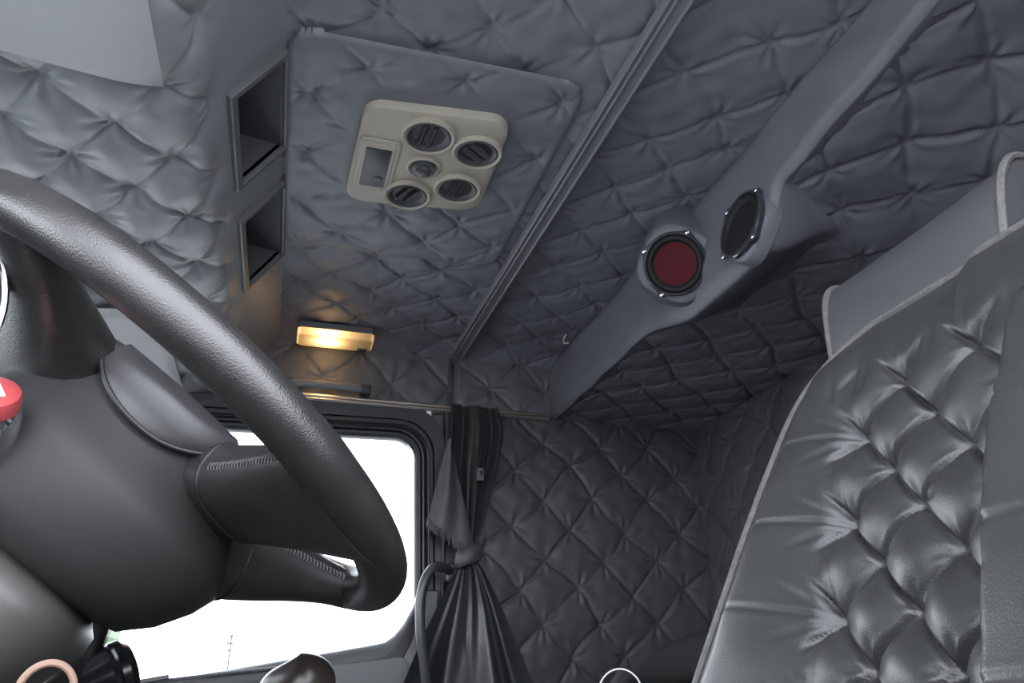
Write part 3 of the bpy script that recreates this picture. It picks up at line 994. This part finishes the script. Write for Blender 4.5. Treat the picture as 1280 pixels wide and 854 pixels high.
# the near bolster is the fuller one
nb = np.interp(TT, [-0.3, 0.0, 0.12, 0.20, 0.28, 0.34, 0.37], [0.085, 0.082, 0.076, 0.060, 0.030, 0.006, -0.01])
bol = np.where(near, nb * sm(frac / 0.32) + 0.012 * np.sin(pi * np.clip(frac, 0, 1)) ** 0.7, bol)
# pleats pulled from the outer tufts across the bolsters
ty = 0.5995
pl = np.zeros_like(TT)
for tk, amp_ in ((0.222, 1.0), (0.135, 1.0), (0.050, 1.1), (-0.036, 1.0), (-0.12, 1.0)):
    for k_, (sl, wdt, am) in enumerate(((0.05, 0.0024, 0.0034), (0.42, 0.0036, 0.0030), (-0.38, 0.0036, 0.0030), (0.85, 0.0045, 0.0022), (-0.8, 0.0045, 0.0022))):
        for side in (1, -1):
            y0_ = SC + (ty - SC if side > 0 else -0.085)
            dy = (Yg - y0_) * side
            line = tk + sl * dy + 0.15 * dy * dy * (1 if k_ % 2 else -1)
            fall = np.clip(dy / 0.01, 0, 1) * np.clip(1 - dy / (0.135 if k_ == 0 else (0.062 if k_ < 3 else 0.040)), 0, 1) ** 0.7
            pl -= amp_ * am * np.exp(-((TT - line) / wdt) ** 2) * fall
            pl += 0.18 * amp_ * am * np.exp(-((TT - line - 1.9 * wdt) / wdt) ** 2) * fall
for yk in (0.64, 0.60, 0.56, 0.515, 0.475, 0.43, 0.39, 0.345):
    line = yk + 0.12 * (TT - 0.29)
    fall = np.clip((TT - 0.262) / 0.01, 0, 1) * np.clip(1 - (TT - 0.262) / 0.06, 0, 1)
    pl -= 0.0035 * np.exp(-((Yg - line) / 0.005) ** 2) * fall
wtop = 1 - sm((TT - 0.272) / 0.03)
hh = q * wq * wtop + (1 - wq * wtop) * 0.006 + bol + pl
hh += 0.0012 * noise2(Yg, TT, 90, 0.08)
# fall gently to the piped outline
edge = np.minimum((1 - np.abs(Ug)) * HW[:, None], (0.371 - TT) * 0.5)
kE = sm(edge / 0.042)
he = np.where(near, nb * 0.75, Bz[:, None])
hh = hh * kE + he * (1 - kE)
G = np.stack([ST_O.x + ST_T.x * TT + ST_N.x * hh, Yg, ST_O.z + ST_T.z * TT + ST_N.z * hh], -1)
back = grid_obj('backrest_cover', G, M['leather'], seat)
# piping along the outline, and the rear shell behind it
edge_pts = [V(G[i, -1]) for i in range(0, len(Tt), 4)] + [V(G[-1, j]) for j in range(len(Un) - 6, 0, -6)] + [V(G[i, 0]) for i in range(len(Tt) - 1, -1, -4)]
# even the corner out
for _ in range(3):
    edge_pts = [edge_pts[0]] + [(edge_pts[i - 1] + edge_pts[i] * 2 + edge_pts[i + 1]) / 4 for i in range(1, len(edge_pts) - 1)] + [edge_pts[-1]]
obj('piping', MB().tube(edge_pts, 0.0042, 10), M['piping'], seat)
sh = []
cen = seat_pt(SC, 0.0, -0.09)
n_e = len(edge_pts)
for (dn, sc_) in ((0.0, 1.0), (0.035, 0.995), (0.075, 0.96), (0.10, 0.88)):
    row = []
    for p in edge_pts:
        y = SC + (p.y - SC) * sc_
        tt_ = (p - ST_O).dot(ST_T)
        t2 = tt_ - (1 - sc_) * 0.25 * (1 if tt_ > 0.2 else 0.2)
        hn = (p - ST_O).dot(ST_N)
        row.append(seat_pt(y, t2, min(hn, 0.03) * (1 - dn / 0.12) - dn + (hn if dn == 0 else 0) * 0 + (hn - min(hn, 0.03)) * (1 if dn == 0 else 0)))
    sh.append(row)
mbs = MB()
mbs.loft(sh, cap=False)
mbs.add(sh[-1], [tuple(range(n_e))])
obj('backrest_shell', mbs, M['leather'], seat)
# head cushion behind the top edge, with piped ends
hs = []
for i in range(31):
    f = i / 30
    y = 0.462 + f * (0.702 - 0.462)
    sec = []
    for a in [2 * pi * k_ / 44 for k_ in range(44)]:
        ca_, sa_ = math.cos(a), math.sin(a)
        ct = math.copysign(abs(ca_) ** 0.55, ca_)
        cn = math.copysign(abs(sa_) ** 0.8, sa_)
        tv = 0.383 + 0.080 * ct + 0.026 * (1 - f) * max(0, ct)
        tilt = -0.020 + (0.13 + 0.12 * f) * (tv - 0.35)
        dip = 0.010 * math.cos((tv - 0.383) / 0.080 * 2.2) * max(0, cn)
        sec.append(seat_pt(y + (0.006 * ct if f > 0.5 else 0), tv, tilt - 0.040 + 0.040 * cn - 0.004 + dip * math.sin(pi * f) ** 0.4))
    hs.append(sec)
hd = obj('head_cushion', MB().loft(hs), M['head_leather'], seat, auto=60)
for sec in (hs[-1], hs[0]):
    c_ = sum(sec, V((0, 0, 0))) / len(sec)
    obj('piping', MB().tube([c_ + (p - c_) * 1.01 for p in sec[0:23]], 0.0042, 8), M['piping'], hd)
# seat cushion and base below the frame
cu = MB()
secs = []
for f in np.linspace(0, 1, 14):
    x = -0.10 + f * 0.50
    hx = 0.255 * (0.9 + 0.1 * math.sin(pi * f))
    secs.append([V((x, SC + hx * math.copysign(abs(math.cos(a)) ** 0.4, math.cos(a)), -0.36 + 0.075 * math.copysign(abs(math.sin(a)) ** 0.6, math.sin(a)))) for a in [2 * pi * k_ / 24 for k_ in range(24)]])
obj('seat_cushion', cu.loft(secs), M['leather'], seat)
obj('seat_base', MB().box((0.0, 0.30, -0.95), (0.38, 0.68, -0.42)), M['shell'], seat, smooth=False, bevel=0.02)
obj('recliner', MB().box((0.30, 0.25, -0.46), (0.40, 0.72, -0.24)), M['shell'], seat, smooth=False, bevel=0.02)

# ------------------------------------------------------------------ steering wheel
WC = V((-0.098, 0.649, 0.191))
WN = V((0.58569714, 0.05896578, 0.80838227)).normalized()
WE1 = V((-0.03459628, 0.99826, -0.04774997)).normalized()   # towards the passenger
WE2 = WN.cross(WE1)                                          # forward / up
WRAD, WT = 0.209, 0.018


def wp(r, deg, k_):
    a = math.radians(deg)
    return WC + WE1 * (r * math.cos(a)) + WE2 * (r * math.sin(a)) + WN * k_


sw = empty('steering_wheel', WC, 'large black leather steering wheel in the left foreground, seen from below', 'steering wheel')
path, rad = [], []
for i in range(160):
    d = 360 * i / 160
    path.append(wp(WRAD, d, 0))
    rad.append(WT * (1 + 0.035 * math.exp(-((d - 217) / 3.5) ** 2)))
obj('rim', MB().tube(path, rad, 28, closed=True), M['rim'], sw)


def sq(r, a, n_):
    c, s = math.cos(a), math.sin(a)
    k_ = (abs(c) ** n_ + abs(s) ** n_) ** (-1 / n_)
    return r * k_


def hub_sec(r, k_, n_=2.6, dx=0.0, dy=0.0, sx=1.0, sy=1.0, N_=64):
    out = []
    for i in range(N_):
        a = 2 * pi * i / N_
        q = sq(r, a, n_)
        out.append(WC + WE1 * (q * math.cos(a) * sx + dx) + WE2 * (q * math.sin(a) * sy + dy) + WN * k_)
    return out


# driver-side pad on top, back shell below
obj('airbag_pad', MB().loft([hub_sec(0.090, -0.020, 2.2), hub_sec(0.095, -0.012, 2.2), hub_sec(0.094, -0.006, 2.2), hub_sec(0.088, 0.000, 2.2), hub_sec(0.07, 0.004, 2.2), hub_sec(0.04, 0.006, 2.2)]), M['pad'], sw, auto=50)
hub = obj('hub_shell', MB().loft([hub_sec(0.092, -0.012, 2.05), hub_sec(0.096, -0.028, 2.05), hub_sec(0.1015, -0.045, 2.1), hub_sec(0.108, -0.062, 2.15, dy=-0.004), hub_sec(0.1115, -0.074, 2.2, dy=-0.007),
                                  hub_sec(0.1115, -0.082, 2.25, dy=-0.008), hub_sec(0.108, -0.098, 2.3, dy=-0.006), hub_sec(0.101, -0.120, 2.4, dy=0.001), hub_sec(0.089, -0.138, 2.5, dy=0.008), hub_sec(0.06, -0.146, dy=0.010)]), M['wheel_plastic'], sw, auto=60)
# switch pods: lens-shaped swellings on both sides of the hub, with a dark seam below
for side in (1, -1):
    rows, seam = [], []
    for i in range(41):
        f = i / 40
        d = 160 + f * (222 - 160)
        swell = math.sin(pi * f) ** 0.7
        kr = -0.0105 + 0.008 * max(0, (f - 0.6) / 0.4) ** 1.5          # the ridge
        kg = kr - 0.001 - 0.0275 * math.sin(pi * min(1, f * 0.93 + 0.05)) ** 0.65 * (1 if f < 0.97 else 0.6)
        base = 0.1005
        row = []
        for (rr_, kk) in ((-0.030, 0.002), (-0.012, 0.0005), (-0.003, -0.5 * (0.0 - kr)), (0.0012, kr + 0.001), (0.0030, kr - 0.002),
                          (0.0040, kr * 0.75 + kg * 0.25), (0.0048, kr * 0.45 + kg * 0.55), (0.0050, kr * 0.15 + kg * 0.85), (0.0038, kg), (-0.004, kg - 0.0005)):
            r_ = base + rr_ * (0.35 + 0.65 * swell)
            row.append(wp(r_, d if side > 0 else 180 - d, kk))
        rows.append(row)
        seam.append(V(row[8]) - WN * 0.0015)
    m_ = MB()
    nr = len(rows[0])
    for r0_, r1_ in zip(rows[:-1], rows[1:]):
        m_.add(r0_ + r1_, [(j, j + 1, nr + j + 1, nr + j) for j in range(nr - 1)])
    pd = obj('switch_pod', m_, M['pad'], sw, auto=60)
    obj('pod_seam', MB().tube(seam, 0.0018, 8), M['rubber'], pd)


def spoke(name, h_deg, r_deg, hub_w, rim_w, hub_r, k0, k1, th0, th1, waist, m, bow=0.0, n=14):
    """lofted spoke from the hub to the inside of the rim"""
    p0, p1 = wp(hub_r, h_deg, k0), wp(WRAD, r_deg, k1)
    secs = []
    for i in range(n):
        f = i / (n - 1)
        ctr = p0.lerp(p1, f) + WN * (bow * math.sin(pi * f))
        d = (p1 - p0).normalized()
        wv = d.cross(WN).normalized()
        nv = wv.cross(d)
        # waist in the middle
        g = f * f * (3 - 2 * f)
        wdt = hub_w * (1 - g) + rim_w * g
        wdt *= 1 - waist * math.sin(pi * f)
        th_ = th0 * (1 - g) + th1 * g
        secs.append([ctr + wv * (wdt * math.copysign(abs(math.cos(a)) ** 0.7, math.cos(a))) + nv * (th_ * math.copysign(abs(math.sin(a)) ** 0.8, math.sin(a)))
                     for a in [2 * pi * q / 28 for q in range(28)]])
    return secs


def stitches(mb, a, b, n, across, lift):
    a, b = V(a), V(b)
    for i in range(n):
        p = a.lerp(b, (i + 0.5) / n)
        mb.tube([p - across + lift * 0.2, p + lift, p + across + lift * 0.2], 0.0007, 5)
    return mb


SPK = {}
for nm, args in {'near_upper': (104, 124, 0.080, 0.112, 0.078, -0.034, -0.002, 0.036, 0.0172, -0.02),
                 'near_lower': (236, 230, 0.040, 0.057, 0.094, -0.031, -0.002, 0.0255, 0.0172, 0.06),
                 'far_lower': (300, 300, 0.055, 0.054, 0.088, -0.052, -0.002, 0.040, 0.0170, 0.10),
                 'far_upper': (60, 50, 0.060, 0.100, 0.080, -0.016, -0.002, 0.020, 0.0165, 0.0)}.items():
    secs = spoke('spoke', *args, M['rim'])
    SPK[nm] = secs
    sp = obj('spoke', MB().loft(secs), M['rim'], sw, auto=70)
    if nm in ('near_lower', 'far_lower'):
        c1_ = sum(secs[2], V((0, 0, 0))) / 28
        obj('leather_seam', MB().tube([c1_ + (p - c1_) * 1.004 for p in secs[2]], 0.0013, 6, closed=True), M['rubber'], sp)
        st = MB()
        cm = sum(secs[6], V((0, 0, 0))) / 28
        best = max(range(28), key=lambda j: (V(secs[6][j]) - cm).normalized().dot((-cm).normalized() + V((0, 0, 0.30))))
        for i in range(3, 12):
            for f in (0.0, 0.33, 0.67):
                def at(j):
                    return V(secs[i][j % 28]).lerp(V(secs[i + 1][j % 28]), f)
                m_ = at(best)
                d_ = (at(best + 1) - at(best - 1)).normalized()
                nrm = d_.cross(V(secs[i + 1][best]) - V(secs[i][best])).normalized()
                if nrm.dot(m_) > 0:
                    nrm = -nrm
                st.tube([m_ - d_ * 0.0026 - nrm * 0.0003, m_ + nrm * 0.0009, m_ + d_ * 0.0026 - nrm * 0.0003], 0.0006, 5)
        so = obj('stitching', st, M['thread'], sp)
        so['kind'] = 'stuff'

# round badge with a chrome ring on the back of the upper spoke
def ray(x, y):
    phi, p = math.radians(15.5), math.radians(23.2)
    F = V((math.sin(phi) * math.cos(p), math.cos(phi) * math.cos(p), math.sin(p)))
    R = V((math.cos(phi), -math.sin(phi), 0))
    return F, R, R.cross(F)


BC = V((-0.248, 0.487, 0.207))
BN = V((0.39, -0.85, -0.36)).normalized()
bd = obj('badge', MB().lathe(BC, BN, [(0.064, -0.012), (0.066, 0.0), (0.060, 0.003), (0.02, 0.005)], 48), M['darkglass'], sw)
obj('badge_ring', MB().tube([BC + BN * 0.003 + (BN.orthogonal().normalized() * math.cos(a) + BN.cross(BN.orthogonal().normalized()) * math.sin(a)) * 0.066 for a in [2 * pi * k_ / 64 for k_ in range(64)]], 0.0024, 10, closed=True), M['chrome'], bd)

# red push button with a white mark
RC = V((-0.184, 0.516, 0.1555))
RN = V((0.12, -0.62, 0.52)).normalized()
rb = obj('red_button', MB().lathe(RC, RN, [(0.0180, -0.006), (0.0188, 0.000), (0.0175, 0.0045), (0.0135, 0.007), (0.006, 0.0082), (0.0005, 0.0085)], 36), M['red'], sw)
obj('button_collar', MB().lathe(RC, RN, [(0.0170, -0.040), (0.0195, -0.020), (0.0195, -0.009), (0.0175, -0.005)], 36), M['chrome'], rb)
RX = RN.cross(V((0, 0, 1))).normalized()
RY = RX.cross(RN) * -1
if RY.z < 0:
    RY = -RY
mk = MB()
for sx_ in (-1, 1):
    top_, bot_ = RC + RY * 0.010 + RN * 0.0079, RC + RX * (0.0085 * sx_) - RY * 0.008 + RN * 0.0074
    dd = (bot_ - top_)
    mk.obox((top_ + bot_) / 2, dd * 0.5, dd.normalized().cross(RN) * 0.0021, RN * 0.0009)
obj('white_mark', mk, M['white'], rb, smooth=False)

# column shroud, stalks
col = empty('steering_column', WC - WN * 0.45, 'dark plastic steering column shroud under the wheel hub at the lower left', 'steering column')
csec = []
for (k_, r, dx, dy) in ((-0.140, 0.070, 0, 0.01), (-0.150, 0.086, 0, 0.014), (-0.163, 0.091, 0, 0.017), (-0.20, 0.087, 0, 0.022), (-0.28, 0.070, 0, 0.028), (-0.50, 0.065, 0, 0.03)):
    csec.append(hub_sec(r, k_, 3.0, dx, dy))
obj('shroud', MB().loft(csec), M['shroud'], col, auto=50)
obj('wiper_stalk', MB().tube([(-0.19, 0.80, -0.02), (-0.170, 0.85, 0.010), (-0.1635, 0.85, 0.048), (-0.160, 0.85, 0.075)], [0.010, 0.0125, 0.0115, 0.009], 16), M['wheel_plastic'], col)
p0, p1 = V((-0.230, 0.82, -0.038)), V((-0.132, 0.862, 0.010))
ax_ = (p1 - p0).normalized()
Ls = (p1 - p0).length
obj('retarder_stalk', MB().lathe(p0, ax_, [(0.012, 0), (0.013, Ls * 0.35), (0.017, Ls * 0.6), (0.024, Ls * 0.75), (0.0275, Ls * 0.84), (0.0265, Ls * 0.88), (0.028, Ls * 0.90), (0.028, Ls * 0.96), (0.022, Ls * 1.02), (0.010, Ls * 1.05)], 30), M['black'], col, auto=30)
KC = V((-0.130, 0.566, -0.008))
kx, kz = V((0.97, 0.22, 0.05)).normalized(), V((0.05, -0.25, 1)).normalized()
tag(obj('key_ring', MB().tube([KC + kx * (0.0150 * math.cos(a)) + kz * (0.0175 * math.sin(a)) for a in [2 * pi * k_ / 40 for k_ in range(40)]], 0.0022, 8, closed=True), M['tan'], org=KC),
    'tan ring hanging beside the column stalks at the lower left', 'ring')

# ------------------------------------------------------------------ low things that only peek into the frame
struct(obj('trim_3', MB().box((-0.96, 0.15, -0.62), (-0.45, 2.0, -0.10)), M['shell'], smooth=False, bevel=0.04), 'dark dashboard block below the windshield', 'trim')
bn_ = bpy.data.objects['trim_3']
obj('instrument_binnacle', MB().box((-0.95, 0.17, -0.12), (-0.50, 1.02, 0.13)), M['shell'], bn_, smooth=False, bevel=0.05)
tun = tag(obj('engine_tunnel', MB().box((-0.46, 0.80, -0.95), (0.56, 1.30, -0.30)), M['floor'], smooth=False, bevel=0.03, org=(0, 1.0, -0.95)), 'dark engine tunnel cover beside the driver seat, below the gear knob', 'tunnel')
gs = empty('gear_shifter', (0.02, 0.88, -0.30), 'gear lever with glossy worn dark knob below the passenger window', 'gear lever')
obj('lever', MB().tube([(0.02, 0.88, -0.31), (0.022, 0.88, -0.15), (0.027, 0.85, -0.03)], [0.014, 0.012, 0.012], 14), M['black'], gs)
ks = []
for i in range(21):
    f = i / 20
    z = -math.cos(pi * f)
    r = max(0.02, math.sin(pi * f) ** 0.8)
    sec = []
    for a in [2 * pi * k_ / 32 for k_ in range(32)]:
        ca_ = math.cos(a)
        # blunt rear end, tapering towards the front where it sits lower
        px = 0.036 * r * ca_
        squeeze = 1 - 0.32 * max(0, -ca_) * r
        sec.append(V((0.022 + px, 0.85 + 0.030 * r * math.sin(a) * squeeze, -0.004 + 0.028 * z * (1 - 0.25 * max(0, -ca_)) - 0.006 * max(0, -ca_) * r)))
    ks.append(sec)
obj('gear_knob', MB().loft(ks), M['brownknob'], gs, auto=80)

bunk = empty('bunk', (0.86, 1.4, -0.95), 'dark sleeper bunk along the rear wall, under the black bedding', 'bunk')
obj('mattress', MB().box((0.66, 0.75, -0.32), (1.10, 1.98, -0.03)), M['bed'], bunk, smooth=False, bevel=0.03)
obj('box_base', MB().box((0.66, 0.75, -0.95), (1.10, 1.98, -0.32)), M['shell'], bunk, smooth=False)
ps = []
for i in range(26):
    f = i / 25
    y = 1.92 - f * 0.62
    hgt = 0.015 + 0.125 * sm(f * 1.25) * (0.3 + 0.7 * math.sin(pi * min(1, 0.25 + f * 0.62)))
    w_ = 0.16 * (math.sin(pi * (0.04 + 0.92 * f)) ** 0.35)
    ps.append([V((0.90 + w_ * math.copysign(abs(math.cos(a)) ** 0.8, math.cos(a)), y, -0.023 + max(0, hgt) * (0.5 + 0.5 * math.copysign(abs(math.sin(a)) ** 0.7, math.sin(a))) + 0.004 * math.sin(5 * a + 9 * f))) for a in [2 * pi * k_ / 32 for k_ in range(32)]])
tag(obj('bedding', MB().loft(ps), M['blackcloth'], org=(0.9, 1.6, -0.03), auto=80), 'heap of black bedding beside the seat at the foot of the tufted wall', 'bedding')
fk = empty('flask', (0.46, 1.10, -0.30), 'black flask whose thin bright carry loop peeks up in front of the bedding', 'flask')
obj('flask_body', MB().lathe((0.46, 1.10, -0.30), (0, 0, 1), [(0.030, 0), (0.034, 0.004), (0.034, 0.24), (0.031, 0.27), (0.031, 0.285)], 30), M['black'], fk)
obj('lid', MB().lathe((0.46, 1.10, -0.040), (0, 0, 1), [(0.0325, 0), (0.0335, 0.010), (0.031, 0.016), (0.018, 0.020), (0.004, 0.021)], 30), M['black'], fk)
fx = V((0.9, -0.4, 0)).normalized()
obj('carry_loop', MB().tube([V((0.46, 1.10, -0.020)) + fx * (0.030 * math.cos(a)) + V((0, 0, 1)) * (0.033 * math.sin(a)) for a in [pi * k_ / 24 for k_ in range(25)]], 0.0019, 8), M['loop'], fk)

# ------------------------------------------------------------------ outside
tag(obj('ground', MB().add([(-60, -60, -2.2), (60, -60, -2.2), (60, 60, -2.2), (-60, 60, -2.2)], [(0, 1, 2, 3)]), M['asphalt'], smooth=False), None, None, None, 'structure')
sm_ = empty('side_mirror', (-0.42, 2.33, 0.0), 'outside mirror showing green grass behind the column stalk', 'mirror')
mn = V((0.70, -0.70, -0.19)).normalized()
mx_ = V((0.7, 0.7, 0.05)).normalized()
mx_ = (mx_ - mn * mx_.dot(mn)).normalized()
mz_ = mn.cross(mx_)
mc = V((-0.425, 2.33, 0.10))
obj('mirror_shell', MB().obox(mc - mn * 0.012, mx_ * 0.042, mn * 0.010, mz_ * 0.085), M['black'], sm_, smooth=False, bevel=0.004)
obj('mirror_glass', MB().obox(mc, mx_ * 0.040, mn * 0.003, mz_ * 0.083), M['mirror'], sm_, smooth=False)
obj('mirror_arm', MB().tube([mc - mn * 0.02, (-0.50, 2.25, 0.02), (-0.56, 2.07, -0.05)], 0.010, 8), M['black'], sm_)
PX, PY, PZ = -1.54, 30.0, 1.40
pf = empty('utility_pole', (PX, PY, -2.2), 'thin far pole with small lamps standing outside the window', 'pole')
obj('mast', MB().tube([(PX, PY, -2.2), (PX, PY, PZ)], 0.030, 8), M['pole'], pf)
for z, w_ in ((0.85, 0.09), (1.08, 0.14), (1.30, 0.08)):
    obj('lamp_arm', MB().box((PX - w_, PY - 0.03, z), (PX + w_ * 0.6, PY + 0.03, z + 0.07)), M['pole'], pf, smooth=False)
tag(obj('grass_field', MB().add([(5, -3.0, -2.19), (60, -3.0, -2.19), (60, 8, -2.19), (5, 8, -2.19)], [(0, 1, 2, 3)]), M['grass'], smooth=False), 'green grass field behind the truck, seen only in the outside mirror', 'grass', None, 'stuff')
